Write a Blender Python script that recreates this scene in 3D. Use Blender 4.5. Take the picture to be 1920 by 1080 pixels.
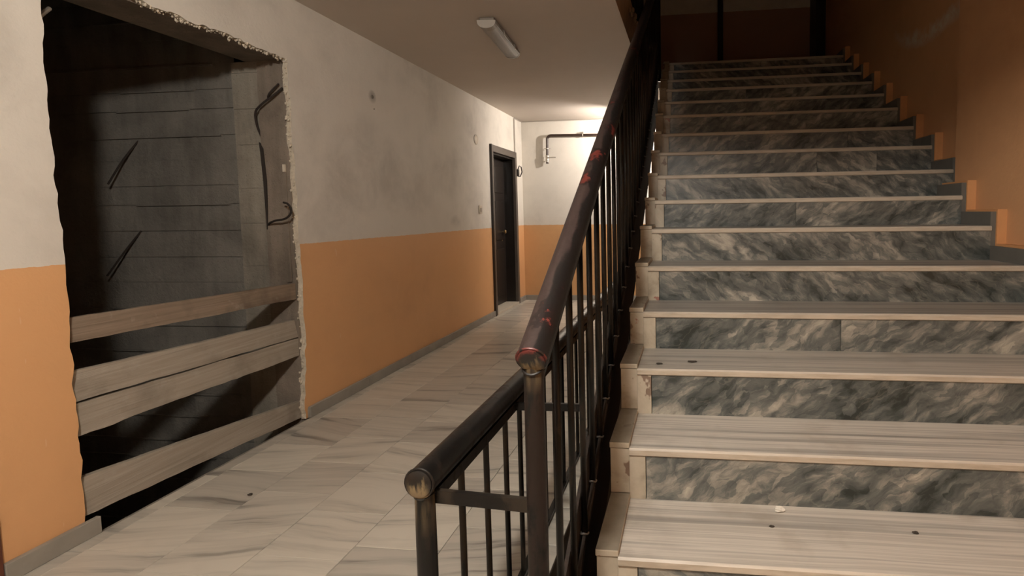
import bpy, bmesh, math, random
from mathutils import Vector, Matrix
random.seed(7)
S = bpy.context.scene
for o in list(bpy.data.objects): bpy.data.objects.remove(o)
COL = S.collection

# ------------------------------------------------------------------ camera
cam_d = bpy.data.cameras.new('camera'); cam = bpy.data.objects.new('camera', cam_d); COL.objects.link(cam)
cam_d.sensor_fit = 'HORIZONTAL'; cam_d.sensor_width = 36.0
cam_d.lens = 995.3163 * 36.0 / 1920.0
cam_d.shift_x = (960 - 1172.4852) / 1920.0
cam_d.shift_y = (465.7925 - 540) / 1920.0
cam_d.clip_start = 0.02
RT = Vector((0.9930073, 0.11730737, -0.0132472)); DN = Vector((-0.00508746, -0.06958667, -0.99756294)); FW = Vector((-0.11794331, 0.99065467, -0.06850328))
M4 = Matrix.Identity(4)
for i in range(3):
    M4[i][0] = RT[i]; M4[i][1] = -DN[i]; M4[i][2] = -FW[i]
M4[2][3] = 1.28
cam.matrix_world = M4
S.camera = cam

# ------------------------------------------------------------------ world, lamps, exposure
w = bpy.data.worlds.new('world'); S.world = w; w.use_nodes = True
w.node_tree.nodes['Background'].inputs[0].default_value = (0.02, 0.018, 0.016, 1)
w.node_tree.nodes['Background'].inputs[1].default_value = 0.15
S.view_settings.view_transform = 'Standard'; S.view_settings.look = 'None'
S.view_settings.gamma = 1.0; S.view_settings.use_curve_mapping = False
S.view_settings.exposure = 0.0
NEAR_LAMP = (-0.45, -0.05, 2.50); NEAR_W = 222.0; NEAR_C = (1.0, 0.93, 0.84)
FAR_LAMP = (-0.64, 6.98, 2.42); FAR_W = 142.0; FAR_C = (1.0, 0.90, 0.82)

# ------------------------------------------------------------------ mesh helpers
def new_obj(name, me, mats, parent=None):
    o = bpy.data.objects.new(name, me); COL.objects.link(o)
    if mats is not None:
        for m in (mats if isinstance(mats, (list, tuple)) else [mats]): me.materials.append(m)
    if parent is not None: o.parent = parent
    return o
def bm_obj(name, bm, mats, parent=None, smooth=False):
    bmesh.ops.recalc_face_normals(bm, faces=bm.faces)
    me = bpy.data.meshes.new(name); bm.to_mesh(me); bm.free()
    if smooth:
        for p in me.polygons: p.use_smooth = True
        try: me.set_sharp_from_angle(angle=math.radians(40))
        except Exception: pass
    return new_obj(name, me, mats, parent)
def box(bm, x0, x1, y0, y1, z0, z1, bev=0.0):
    vs = [bm.verts.new((x, y, z)) for x in (x0, x1) for y in (y0, y1) for z in (z0, z1)]
    fs = [bm.faces.new([vs[i] for i in f]) for f in ((0,1,3,2),(4,6,7,5),(0,4,5,1),(2,3,7,6),(0,2,6,4),(1,5,7,3))]
    if bev > 0:
        es = {e for f in fs for e in f.edges}
        bmesh.ops.bevel(bm, geom=list(es), offset=bev, segments=2, affect='EDGES', profile=0.5)
    return fs
def box_obj(name, b, mats, parent=None, bev=0.0):
    bm = bmesh.new(); box(bm, *b, bev=bev); return bm_obj(name, bm, mats, parent)
def tube(bm, pts, rad, seg=12, caps=True):
    pts = [Vector(p) for p in pts]; n = len(pts); rings = []
    rad = rad if isinstance(rad, (list, tuple)) else [rad] * n
    up = None
    for i, p in enumerate(pts):
        d = (pts[min(i+1, n-1)] - pts[max(i-1, 0)]).normalized()
        if up is None:
            up = Vector((0, 0, 1)) if abs(d.z) < 0.9 else Vector((1, 0, 0))
        a = (up - d * up.dot(d)).normalized(); b = d.cross(a); up = a
        rings.append([bm.verts.new(p + (a * math.cos(t) + b * math.sin(t)) * rad[i]) for t in [2 * math.pi * k / seg for k in range(seg)]])
    for r0, r1 in zip(rings, rings[1:]):
        for k in range(seg): bm.faces.new((r0[k], r0[(k+1) % seg], r1[(k+1) % seg], r1[k]))
    if caps:
        bm.faces.new(rings[0][::-1]); bm.faces.new(rings[-1])
    return rings
def tube_obj(name, pts, rad, mats, parent=None, seg=12):
    bm = bmesh.new(); tube(bm, pts, rad, seg); return bm_obj(name, bm, mats, parent, smooth=True)
def lathe(bm, prof, c, axis='z', seg=24):
    rings = []
    for (r, h) in prof:
        ring = []
        for k in range(seg):
            t = 2 * math.pi * k / seg; u, v = r * math.cos(t), r * math.sin(t)
            p = {'z': (u, v, h), 'x': (h, u, v), 'y': (u, h, v)}[axis]
            ring.append(bm.verts.new((c[0] + p[0], c[1] + p[1], c[2] + p[2])))
        rings.append(ring)
    for r0, r1 in zip(rings, rings[1:]):
        for k in range(seg): bm.faces.new((r0[k], r0[(k+1) % seg], r1[(k+1) % seg], r1[k]))
    bm.faces.new(rings[0]); bm.faces.new(rings[-1])
def prism(bm, poly, axis, a, b):
    """extrude a 2-D polygon along an axis between a and b"""
    def P(u, v, w): return {'x': (w, u, v), 'y': (u, w, v), 'z': (u, v, w)}[axis]
    A = [bm.verts.new(P(u, v, a)) for u, v in poly]; B = [bm.verts.new(P(u, v, b)) for u, v in poly]
    n = len(poly)
    fa = bm.faces.new(A); fb = bm.faces.new(B[::-1])
    side = [bm.faces.new((A[i], B[i], B[(i+1) % n], A[(i+1) % n])) for i in range(n)]
    return fa, fb, side
def tag(o, label, cat, group=None):
    o['label'] = label; o['category'] = cat
    if group: o['group'] = group
    return o
def struct(o, label=None):
    o['kind'] = 'structure'
    if label: o['label'] = label
    return o
def thing(name, label, cat, loc=(0, 0, 0), group=None):
    o = bpy.data.objects.new(name, None); COL.objects.link(o); o.location = loc
    o.empty_display_size = 0.1
    return tag(o, label, cat, group)
def attach(child, root):
    """parent a mesh modelled in world coordinates to an empty that stands elsewhere"""
    child.parent = root; child.matrix_parent_inverse = Matrix.Translation(-Vector(root.location)); return child

# ------------------------------------------------------------------ material helpers
class MT:
    def __init__(s, name):
        s.m = bpy.data.materials.new(name); s.m.use_nodes = True; s.nt = s.m.node_tree
        s.b = s.nt.nodes['Principled BSDF']; s._tc = None
    def n(s, t, **kw):
        nd = s.nt.nodes.new(t)
        for k, v in kw.items(): setattr(nd, k, v)
        return nd
    def lk(s, a, b): s.nt.links.new(a, b)
    def val(s, sock, v):
        if hasattr(v, 'is_output') or isinstance(v, bpy.types.NodeSocket): s.lk(v, sock)
        elif isinstance(v, (tuple, list)) and sock.type == 'RGBA' and len(v) == 3: sock.default_value = (*v, 1)
        else: sock.default_value = v
    def obj(s):
        if not s._tc: s._tc = s.n('ShaderNodeTexCoord')
        return s._tc.outputs['Object']
    def rnd(s): return s.n('ShaderNodeObjectInfo').outputs['Random']
    def math(s, op, a, b=0.0, c=None, clamp=False):
        nd = s.n('ShaderNodeMath', operation=op, use_clamp=clamp); s.val(nd.inputs[0], a); s.val(nd.inputs[1], b)
        if c is not None: s.val(nd.inputs[2], c)
        return nd.outputs[0]
    def vmath(s, op, a, b):
        nd = s.n('ShaderNodeVectorMath', operation=op); s.val(nd.inputs[0], a); s.val(nd.inputs[1], b); return nd.outputs[0]
    def sep(s, v):
        nd = s.n('ShaderNodeSeparateXYZ'); s.lk(v, nd.inputs[0]); return nd.outputs
    def comb(s, x, y, z):
        nd = s.n('ShaderNodeCombineXYZ')
        for i, v in enumerate((x, y, z)): s.val(nd.inputs[i], v)
        return nd.outputs[0]
    def mapv(s, v, scale=(1,1,1), rot=(0,0,0), loc=(0,0,0)):
        nd = s.n('ShaderNodeMapping'); s.lk(v, nd.inputs[0]); nd.inputs['Location'].default_value = loc
        nd.inputs['Rotation'].default_value = rot; nd.inputs['Scale'].default_value = scale; return nd.outputs[0]
    def noise(s, v, scale=5, detail=4, rough=0.55, dist=0.0, out='Fac'):
        nd = s.n('ShaderNodeTexNoise'); s.lk(v, nd.inputs['Vector']); nd.inputs['Scale'].default_value = scale
        nd.inputs['Detail'].default_value = detail; nd.inputs['Roughness'].default_value = rough; nd.inputs['Distortion'].default_value = dist
        return nd.outputs[out]
    def voro(s, v, scale=5, feature='F1', out='Distance', rand=1.0):
        nd = s.n('ShaderNodeTexVoronoi', feature=feature); s.lk(v, nd.inputs['Vector']); nd.inputs['Scale'].default_value = scale
        nd.inputs['Randomness'].default_value = rand
        return nd.outputs[out]
    def ramp(s, f, stops, interp='LINEAR'):
        nd = s.n('ShaderNodeValToRGB'); s.val(nd.inputs[0], f); cr = nd.color_ramp; cr.interpolation = interp
        while len(cr.elements) < len(stops): cr.elements.new(0.5)
        for e, (p, c) in zip(cr.elements, stops):
            e.position = p; e.color = (*c, 1) if isinstance(c, (tuple, list)) else (c, c, c, 1)
        return nd.outputs[0]
    def step(s, f, a, b):
        nd = s.n('ShaderNodeMapRange'); nd.clamp = True; s.val(nd.inputs[0], f)
        nd.inputs[1].default_value = a; nd.inputs[2].default_value = b; return nd.outputs[0]
    def mix(s, f, a, b, mode='MIX'):
        nd = s.n('ShaderNodeMix', data_type='RGBA', blend_type=mode); s.val(nd.inputs['Factor'], f)
        s.val(nd.inputs[6], a); s.val(nd.inputs[7], b); return nd.outputs[2]
    def bump(s, h, strength=0.3, dist=0.01):
        nd = s.n('ShaderNodeBump'); s.lk(h, nd.inputs['Height']); nd.inputs['Strength'].default_value = strength
        nd.inputs['Distance'].default_value = dist; s.lk(nd.outputs[0], s.b.inputs['Normal'])
    def out(s, color=None, rough=None, metal=None, spec=None, coat=None):
        for k, v in (('Base Color', color), ('Roughness', rough), ('Metallic', metal), ('Specular IOR Level', spec), ('Coat Weight', coat)):
            if v is not None: s.val(s.b.inputs[k], v)
        return s.m

ZO = 1.106      # height of the dado line in the corridor
def paint_wall(name, bands, orange=(0.68, 0.375, 0.175), white=(0.66, 0.62, 0.55), streak=None, smudges=(), upper=None):
    t = MT(name); v = t.obj(); x, y, z = t.sep(v)
    big = t.noise(v, 0.9, 5, 0.6, 0.4); mid = t.noise(v, 3.2, 6, 0.65, 0.3); fine = t.noise(v, 60, 3, 0.6)
    zz = t.math('ADD', z, t.math('MULTIPLY', t.math('SUBTRACT', t.noise(v, 25, 2), 0.5), 0.012))
    mask = None
    for (a, b) in bands:
        m = t.math('MULTIPLY', t.math('GREATER_THAN', zz, a), t.math('LESS_THAN', zz, b))
        mask = m if mask is None else t.math('MAXIMUM', mask, m)
    dirt = t.math('MULTIPLY', t.step(big, 0.42, 0.72), t.step(mid, 0.35, 0.7))
    wcol = t.mix(t.math('MULTIPLY', dirt, 0.75), white, tuple(c * 0.55 for c in white))
    wcol = t.mix(t.math('MULTIPLY', t.step(mid, 0.45, 0.8), 0.25), wcol, tuple(c * 0.7 for c in white))
    for (sy, sz, ry, rz, am) in smudges:      # greasy grey patches rubbed onto the plaster
        e = t.math('ADD', t.math('POWER', t.math('DIVIDE', t.math('SUBTRACT', y, sy), ry), 2), t.math('POWER', t.math('DIVIDE', t.math('SUBTRACT', z, sz), rz), 2))
        mk = t.math('MULTIPLY', t.step(e, 1.0, 0.05), t.math('MULTIPLY', t.step(mid, 0.30, 0.62), am))
        wcol = t.mix(mk, wcol, (0.22, 0.195, 0.165))
    ocol = t.mix(t.math('MULTIPLY', dirt, 0.5), orange, tuple(c * k for c, k in zip(orange, (0.62, 0.60, 0.62))))
    # brighter rubbed marks and thin scratches on the dado
    scr = t.step(t.noise(t.mapv(v, (1, 6, 1.2), (0.5, 0, 0)), 9, 2, 0.5), 0.735, 0.76)
    ocol = t.mix(t.math('MULTIPLY', scr, 0.45), ocol, (0.72, 0.48, 0.30))
    if streak:
        cy, cz, R, y0, y1 = streak
        d = t.math('SQRT', t.math('ADD', t.math('POWER', t.math('SUBTRACT', y, cy), 2), t.math('POWER', t.math('SUBTRACT', z, cz), 2)))
        d = t.math('ABSOLUTE', t.math('SUBTRACT', t.math('ADD', d, t.math('MULTIPLY', t.math('SUBTRACT', t.noise(v, 7, 4), 0.5), 0.10)), R))
        mk = t.math('MULTIPLY', t.step(d, 0.075, 0.015), t.math('MULTIPLY', t.step(y, y0, y0 + 0.15), t.step(y, y1, y1 - 0.4)))
        mk = t.math('MULTIPLY', mk, t.step(t.noise(v, 14, 4, 0.7), 0.3, 0.6))
        ocol = t.mix(t.math('MULTIPLY', mk, 0.9), ocol, (0.66, 0.60, 0.48))
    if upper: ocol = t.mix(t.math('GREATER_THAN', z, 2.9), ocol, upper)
    col = t.mix(mask, wcol, ocol)
    t.bump(t.math('ADD', t.math('MULTIPLY', fine, 0.35), mid), 0.22, 0.012)
    return t.out(col, t.math('ADD', 0.62, t.math('MULTIPLY', mask, -0.12)), spec=0.3)
m_wall_left = paint_wall('painted_plaster_left', [(-3, ZO)], smudges=((3.90, 2.19, 0.055, 0.055, 0.8), (3.80, 1.66, 0.55, 0.40, 0.30), (4.4, 1.55, 0.5, 0.38, 0.22), (5.2, 1.72, 0.5, 0.32, 0.28), (3.45, 1.45, 0.3, 0.3, 0.22), (5.8, 2.3, 0.3, 0.2, 0.25), (5.3, 1.2, 0.15, 0.08, 0.4), (1.62, 1.9, 0.12, 0.3, 0.2)))
m_wall_far = paint_wall('painted_plaster_far', [(-3, ZO), (2.95, 4.0)], orange=(0.62, 0.35, 0.16), upper=(0.33, 0.20, 0.135))  # upper: same orange darkened, the landing's shade put into the colour
m_wall_right = paint_wall('painted_plaster_right', [(-3, 4.1)], orange=(0.62, 0.34, 0.17), streak=(4.15, 4.05, 1.5, 3.66, 4.95))
m_wall_plain = paint_wall('painted_plaster_upper', [(2.95, 4.0)])
def simple(name, color, rough=0.6, metal=0.0, var=0.25, scale=8, bump=0.15, spec=0.5):
    t = MT(name); v = t.obj(); f = t.noise(v, scale, 5, 0.6)
    t.bump(t.noise(v, scale * 6, 3), bump, 0.004)
    return t.out(t.mix(f, tuple(c * (1 - var) for c in color), tuple(min(1, c * (1 + var)) for c in color)), rough, metal, spec)
m_ceiling = simple('ceiling_paint', (0.56, 0.50, 0.44), 0.75, var=0.10, scale=1.6, bump=0.12)
m_slab_edge = simple('slab_edge_paint', (0.42, 0.30, 0.20), 0.7, var=0.35, scale=9, bump=0.5)
m_floor_base = simple('tile_grout', (0.20, 0.18, 0.155), 0.8, scale=30)
def concrete(name, base, boards=0.0):
    t = MT(name); v = t.obj(); a = t.noise(v, 2.2, 6, 0.65, 0.4); b = t.noise(t.mapv(v, (9, 9, 1.2)), 1.0, 5, 0.6); c = t.noise(v, 38, 4, 0.7)
    col = t.ramp(t.math('ADD', t.math('MULTIPLY', a, 0.6), t.math('MULTIPLY', b, 0.4)), [(0.3, tuple(k * 0.5 for k in base)), (0.52, base), (0.75, tuple(k * 1.5 for k in base))])
    pits = t.step(t.voro(v, 45), 0.16, 0.08)
    col = t.mix(t.math('MULTIPLY', pits, 0.5), col, tuple(k * 0.3 for k in base))
    t.bump(t.math('ADD', c, t.math('MULTIPLY', a, 1.2)), 0.5, 0.012)
    return t.out(col, 0.85, spec=0.25)
m_conc = concrete('board_marked_concrete', (0.19, 0.178, 0.155)); m_conc_jamb = concrete('brown_jamb_concrete', (0.21, 0.175, 0.14)); m_conc_light = concrete('pale_jamb_concrete', (0.27, 0.245, 0.20))
m_plaster_edge = simple('broken_plaster', (0.56, 0.50, 0.40), 0.9, var=0.4, scale=30, bump=0.8)
def marble_floor():
    t = MT('striped_marble_floor'); v = t.obj(); r = t.rnd()
    off = t.comb(t.math('MULTIPLY', r, 91.0), t.math('MULTIPLY', r, 57.0), 0.0)
    ang = t.math('MULTIPLY', t.math('SUBTRACT', t.math('FRACT', t.math('MULTIPLY', r, 17.3)), 0.5), 0.55)
    rot = t.n('ShaderNodeVectorRotate', rotation_type='Z_AXIS'); t.lk(v, rot.inputs['Vector']); t.lk(ang, rot.inputs['Angle'])
    p = t.vmath('ADD', rot.outputs[0], off)
    warp = t.vmath('ADD', p, t.vmath('MULTIPLY', t.noise(p, 2.2, 3, out='Color'), (0.0, 0.10, 0.0)))
    s1 = t.noise(t.mapv(warp, (0.55, 9.0, 1)), 1.6, 5, 0.6)
    s2 = t.noise(t.mapv(warp, (0.9, 26.0, 1)), 1.6, 4, 0.55)
    amt = t.math('FRACT', t.math('MULTIPLY', r, 7.7))
    f = t.math('ADD', t.math('MULTIPLY', s1, 0.8), t.math('MULTIPLY', s2, 0.2))
    lo = t.mix(amt, (0.44, 0.41, 0.35), (0.30, 0.28, 0.245)); hi = t.mix(amt, (0.58, 0.54, 0.46), (0.43, 0.40, 0.345))
    col = t.mix(t.step(f, 0.36, 0.54), lo, hi)
    dk = t.math('MULTIPLY', t.step(f, 0.43, 0.36), t.math('ADD', 0.30, t.math('MULTIPLY', amt, 0.70)))
    col = t.mix(dk, col, (0.15, 0.137, 0.12))
    stain = t.step(t.noise(v, 3.0, 4), 0.6, 0.8)
    col = t.mix(t.math('MULTIPLY', stain, 0.25), col, (0.30, 0.26, 0.19))
    return t.out(col, t.math('ADD', 0.24, t.math('MULTIPLY', t.noise(v, 6, 4), 0.22)), spec=0.45)
m_floor = marble_floor()
def marble_tread(grey):
    t = MT('striped_marble_tread_%d' % round(grey * 100)); v = t.obj(); r = t.rnd()
    p = t.vmath('ADD', v, t.comb(t.math('MULTIPLY', r, 31.0), t.math('MULTIPLY', r, 13.0), 0.0))
    x, y, z = t.sep(v)
    warp = t.vmath('ADD', p, t.vmath('MULTIPLY', t.noise(p, 0.9, 2, out='Color'), (0, 0.05, 0)))
    s1 = t.noise(t.mapv(warp, (0.22, 13.0, 4.0)), 1.7, 5, 0.6); s2 = t.noise(t.mapv(warp, (0.3, 55.0, 4.0)), 1.5, 3, 0.5)
    f = t.math('ADD', t.math('MULTIPLY', s1, 0.7), t.math('MULTIPLY', s2, 0.3))
    col = t.ramp(f, [(0.32, (0.25, 0.235, 0.21)), (0.44, (0.38, 0.355, 0.315)), (0.52, (0.58, 0.54, 0.475)), (0.59, (0.43, 0.40, 0.35)), (0.7, (0.62, 0.575, 0.505))])
    st = t.math('MULTIPLY', t.step(t.noise(v, 5, 4, 0.6), 0.56, 0.75), 0.35)
    col = t.mix(st, col, (0.24, 0.19, 0.13))
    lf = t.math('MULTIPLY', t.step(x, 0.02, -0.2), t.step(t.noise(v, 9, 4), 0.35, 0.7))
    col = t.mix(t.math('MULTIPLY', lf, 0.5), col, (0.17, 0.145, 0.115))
    ny = t.sep(t.n('ShaderNodeNewGeometry').outputs['Normal'])[1]
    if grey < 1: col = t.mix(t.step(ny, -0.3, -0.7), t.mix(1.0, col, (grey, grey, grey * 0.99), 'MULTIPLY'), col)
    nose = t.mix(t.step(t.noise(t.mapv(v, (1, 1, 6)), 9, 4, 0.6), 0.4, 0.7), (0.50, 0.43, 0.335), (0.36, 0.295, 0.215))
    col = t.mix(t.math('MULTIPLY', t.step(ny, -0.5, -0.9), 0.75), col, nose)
    return t.out(col, t.math('ADD', 0.34, t.math('MULTIPLY', t.noise(v, 7, 3), 0.2)), spec=0.4)
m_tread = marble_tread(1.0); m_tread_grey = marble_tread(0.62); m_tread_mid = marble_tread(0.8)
def marble_riser():
    t = MT('grey_green_breccia_marble'); v = t.obj(); r = t.rnd()
    p = t.vmath('ADD', v, t.comb(t.math('MULTIPLY', r, 47.0), 0.0, t.math('MULTIPLY', r, 29.0)))
    sgn = t.math('SUBTRACT', t.math('MULTIPLY', t.math('FRACT', t.math('MULTIPLY', r, 5.3)), 2.0), 1.0)
    rot = t.n('ShaderNodeVectorRotate', rotation_type='Y_AXIS'); t.lk(p, rot.inputs['Vector'])
    t.lk(t.math('MULTIPLY', t.math('SIGN', sgn), 0.6), rot.inputs['Angle'])
    q = rot.outputs[0]
    q2 = t.vmath('ADD', q, t.vmath('MULTIPLY', t.noise(q, 6, 4, out='Color'), (0.10, 0, 0.10)))
    big = t.math('ADD', t.math('MULTIPLY', t.noise(t.mapv(q2, (0.8, 1, 2.4)), 1.6, 3, 0.5, 0.5), 0.50), t.math('MULTIPLY', t.noise(t.mapv(q2, (1.4, 1, 5.2)), 3.4, 7, 0.70, 0.7), 0.50))
    q3 = t.vmath('ADD', q2, t.vmath('MULTIPLY', t.noise(q2, 24, 4, out='Color'), (0.035, 0, 0.035)))
    cell = t.voro(t.mapv(q3, (16, 1, 34)), 1.0, 'SMOOTH_F1'); tone = t.voro(t.mapv(q3, (16, 1, 34)), 1.0, 'F1', 'Color')
    tr = t.sep(tone)[0]
    f = t.math('ADD', big, t.math('MULTIPLY', t.math('SUBTRACT', tr, 0.5), 0.085))
    f = t.math('ADD', f, t.math('MULTIPLY', t.math('SUBTRACT', 0.45, cell), 0.10))
    col = t.ramp(f, [(0.37, (0.020, 0.026, 0.024)), (0.44, (0.070, 0.080, 0.076)), (0.50, (0.118, 0.125, 0.117)), (0.565, (0.24, 0.232, 0.20)), (0.66, (0.43, 0.40, 0.335))])
    edge = t.math('MULTIPLY', t.step(cell, 0.55, 0.85), t.step(big, 0.60, 0.45))
    col = t.mix(t.math('MULTIPLY', edge, 0.6), col, (0.03, 0.034, 0.032))
    vein = t.step(t.math('ABSOLUTE', t.math('SUBTRACT', t.noise(t.mapv(q2, (1, 1, 3)), 3.1, 4), 0.5)), 0.012, 0.0)
    col = t.mix(t.math('MULTIPLY', vein, 0.12), col, (0.50, 0.46, 0.38))
    return t.out(col, t.math('ADD', 0.28, t.math('MULTIPLY', t.noise(v, 20, 3), 0.2)), spec=0.5)
m_riser = marble_riser()
def marble_cap():
    t = MT('beige_marble_edging'); v = t.obj(); r = t.rnd()
    p = t.vmath('ADD', v, t.comb(0.0, t.math('MULTIPLY', r, 21.0), t.math('MULTIPLY', r, 9.0)))
    f = t.noise(p, 5.5, 6, 0.62, 0.5)
    col = t.ramp(f, [(0.28, (0.24, 0.20, 0.145)), (0.46, (0.40, 0.35, 0.27)), (0.65, (0.50, 0.445, 0.355))])
    drip = t.step(t.noise(t.mapv(p, (9, 9, 6)), 1.0, 4, 0.65), 0.625, 0.65)
    col = t.mix(t.math('MULTIPLY', drip, 0.75), col, (0.115, 0.055, 0.035))
    red = t.step(t.noise(t.vmath('ADD', p, (3.3, 8.1, 2.2)), 8.0, 4, 0.6), 0.665, 0.68)
    col = t.mix(t.math('MULTIPLY', red, 0.7), col, (0.24, 0.05, 0.04))
    nz = t.sep(t.n('ShaderNodeNewGeometry').outputs['Normal'])[2]
    dust = t.math('MULTIPLY', t.step(nz, 0.5, 0.9), t.math('ADD', 0.45, t.math('MULTIPLY', t.noise(v, 14, 4), 0.6)))
    col = t.mix(dust, col, (0.155, 0.13, 0.098))
    return t.out(col, 0.45, spec=0.4)
m_cap = marble_cap()
m_base = simple('grey_marble_baseboard', (0.27, 0.25, 0.215), 0.45, var=0.3, scale=7, bump=0.05)
m_threshold = simple('pale_threshold_stone', (0.52, 0.46, 0.37), 0.5, var=0.15, scale=9)
m_skirt = simple('grey_skirting_stone', (0.13, 0.125, 0.11), 0.6, var=0.3, scale=10, bump=0.1)
m_skirt_paint = simple('orange_painted_edge', (0.62, 0.31, 0.13), 0.6, var=0.12, scale=14, bump=0.2)
def metal_paint(name, base, worn, wear=0.5, chips=None, rough=0.32, yellow=None):
    """old gloss paint: base coat, worn brown patches, optional red chips"""
    t = MT(name); v = t.obj(); r = t.rnd()
    p = t.vmath('ADD', v, t.comb(t.math('MULTIPLY', r, 17.0), t.math('MULTIPLY', r, 5.0), t.math('MULTIPLY', r, 3.0)))
    f = t.noise(t.mapv(p, (10, 10, 2.4)), 1.5, 6, 0.68, 0.3); g = t.noise(p, 55, 4, 0.7)
    m = t.step(t.math('ADD', f, t.math('MULTIPLY', t.math('SUBTRACT', g, 0.5), 0.2)), 0.62 - wear * 0.25, 0.70 - wear * 0.25)
    col = t.mix(m, base, worn)
    rg = t.math('ADD', rough, t.math('MULTIPLY', m, 0.2))
    if chips:
        n = t.math('ADD', t.noise(v, 6.5, 3, 0.5), t.math('MULTIPLY', t.math('SUBTRACT', t.noise(v, 42, 4, 0.65), 0.5), 0.30))
        c = t.step(n, 0.655, 0.668)
        col = t.mix(c, col, chips); rg = t.math('ADD', rg, t.math('MULTIPLY', c, 0.15))
    if yellow:
        z0, z1 = yellow
        z = t.sep(v)[2]
        st = t.noise(t.mapv(p, (34, 34, 3.2)), 1.6, 4, 0.6)
        k = t.math('MULTIPLY', t.step(z, z0, z1), t.step(st, 0.40, 0.60))
        col = t.mix(k, col, (0.15, 0.11, 0.06))
    t.bump(t.math('ADD', g, t.math('MULTIPLY', m, 0.5)), 0.08, 0.002)
    return t.out(col, rg, spec=0.26)
m_black = metal_paint('worn_black_gloss_paint', (0.0050, 0.0047, 0.0044), (0.012, 0.0095, 0.0075), 0.40, rough=0.34)
m_black_brown = metal_paint('black_paint_brown_wear', (0.0055, 0.0050, 0.0045), (0.022, 0.0165, 0.0115), 0.48, rough=0.34)
m_black_rail = metal_paint('worn_black_handrail_paint', (0.0060, 0.0056, 0.0054), (0.016, 0.0115, 0.0095), 0.45, rough=0.28)
m_brown_post = metal_paint('brown_black_post_paint', (0.014, 0.0092, 0.0074), (0.0055, 0.0050, 0.0046), 0.45, rough=0.45, yellow=(0.90, 0.985))
m_black_post = metal_paint('black_post_paint', (0.0060, 0.0055, 0.0050), (0.014, 0.011, 0.009), 0.4, rough=0.34, yellow=(0.57, 0.69))
def rail_end(name, chips):
    t = MT(name); v = t.obj(); x, y, z = t.sep(v)
    st = t.noise(t.mapv(v, (60, 60, 14)), 1.6, 4, 0.6); g = t.noise(v, 90, 4, 0.7)
    k = t.math('ADD', t.math('MULTIPLY', z, -26.0), t.math('MULTIPLY', t.math('SUBTRACT', st, 0.5), 2.2))
    k = t.math('MULTIPLY', t.step(k, -0.12, 0.28), t.step(t.math('ABSOLUTE', x), 0.026, 0.016))
    col = t.mix(k, t.mix(g, (0.005, 0.0045, 0.004), (0.014, 0.011, 0.009)), (0.19, 0.14, 0.075))
    if chips:
        c = t.math('MULTIPLY', t.step(z, -0.006, 0.004), t.step(t.math('SQRT', t.math('ADD', t.math('POWER', x, 2), t.math('POWER', z, 2))), 0.023, 0.028))
        col = t.mix(t.math('MULTIPLY', c, t.step(t.noise(v, 70, 4, 0.6), 0.44, 0.5)), col, (0.10, 0.02, 0.016))
    t.bump(g, 0.15, 0.003)
    return t.out(col, 0.42, spec=0.4)
m_rail_end = rail_end('worn_black_rail_end', False); m_rail_end_red = rail_end('chipped_red_rail_end', True)
def rail_brown():
    t = MT('chipped_brown_handrail_paint'); v = t.obj(); x, y, z = t.sep(v)
    # angle round the tube in the rail's own frame: paint is rubbed through to brown on top, black remains below
    side = t.math('MULTIPLY', x, 1.0)
    f = t.noise(t.mapv(v, (1, 0.35, 1)), 16, 6, 0.65, 0.4); g = t.noise(v, 70, 4, 0.7)
    base = t.mix(t.step(g, 0.35, 0.7), (0.030, 0.0195, 0.0175), (0.046, 0.031, 0.028))
    nrm = t.math('ADD', t.math('MULTIPLY', x, 26.0), t.math('MULTIPLY', t.math('SUBTRACT', f, 0.5), 1.7))
    col = t.mix(t.step(nrm, 0.20, 0.32), base, (0.0085, 0.007, 0.0065))
    n = t.math('ADD', t.noise(t.mapv(v, (1, 0.7, 1)), 9.0, 3, 0.5), t.math('MULTIPLY', t.math('SUBTRACT', t.noise(v, 48, 5, 0.7), 0.5), 0.40))
    hot = None                       # places along the rail where the paint has come off most
    for (yc, wd, am) in ((0.02, 0.05, 0.07), (0.075, 0.05, 0.075), (0.33, 0.05, 0.09), (0.47, 0.04, 0.06), (0.90, 0.14, 0.085), (1.25, 0.2, 0.05)):
        q = t.math('MULTIPLY', t.step(t.math('ABSOLUTE', t.math('SUBTRACT', y, yc)), wd, 0.0), am)
        hot = q if hot is None else t.math('MAXIMUM', hot, q)
    n = t.math('ADD', n, hot)
    blk = t.step(n, 0.585, 0.60); col = t.mix(t.math('MULTIPLY', blk, 0.85), col, (0.010, 0.0065, 0.006))
    c = t.step(n, 0.665, 0.675); col = t.mix(c, col, (0.125, 0.024, 0.018))
    t.bump(t.math('SUBTRACT', g, t.math('MULTIPLY', c, 0.6)), 0.12, 0.003)
    return t.out(col, t.math('ADD', 0.40, t.math('MULTIPLY', g, 0.2)), spec=0.38)
m_rail_brown = rail_brown()
m_weld = simple('silvery_weld_bead', (0.20, 0.19, 0.175), 0.35, 0.5, var=0.6, scale=60, bump=0.6)
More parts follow.
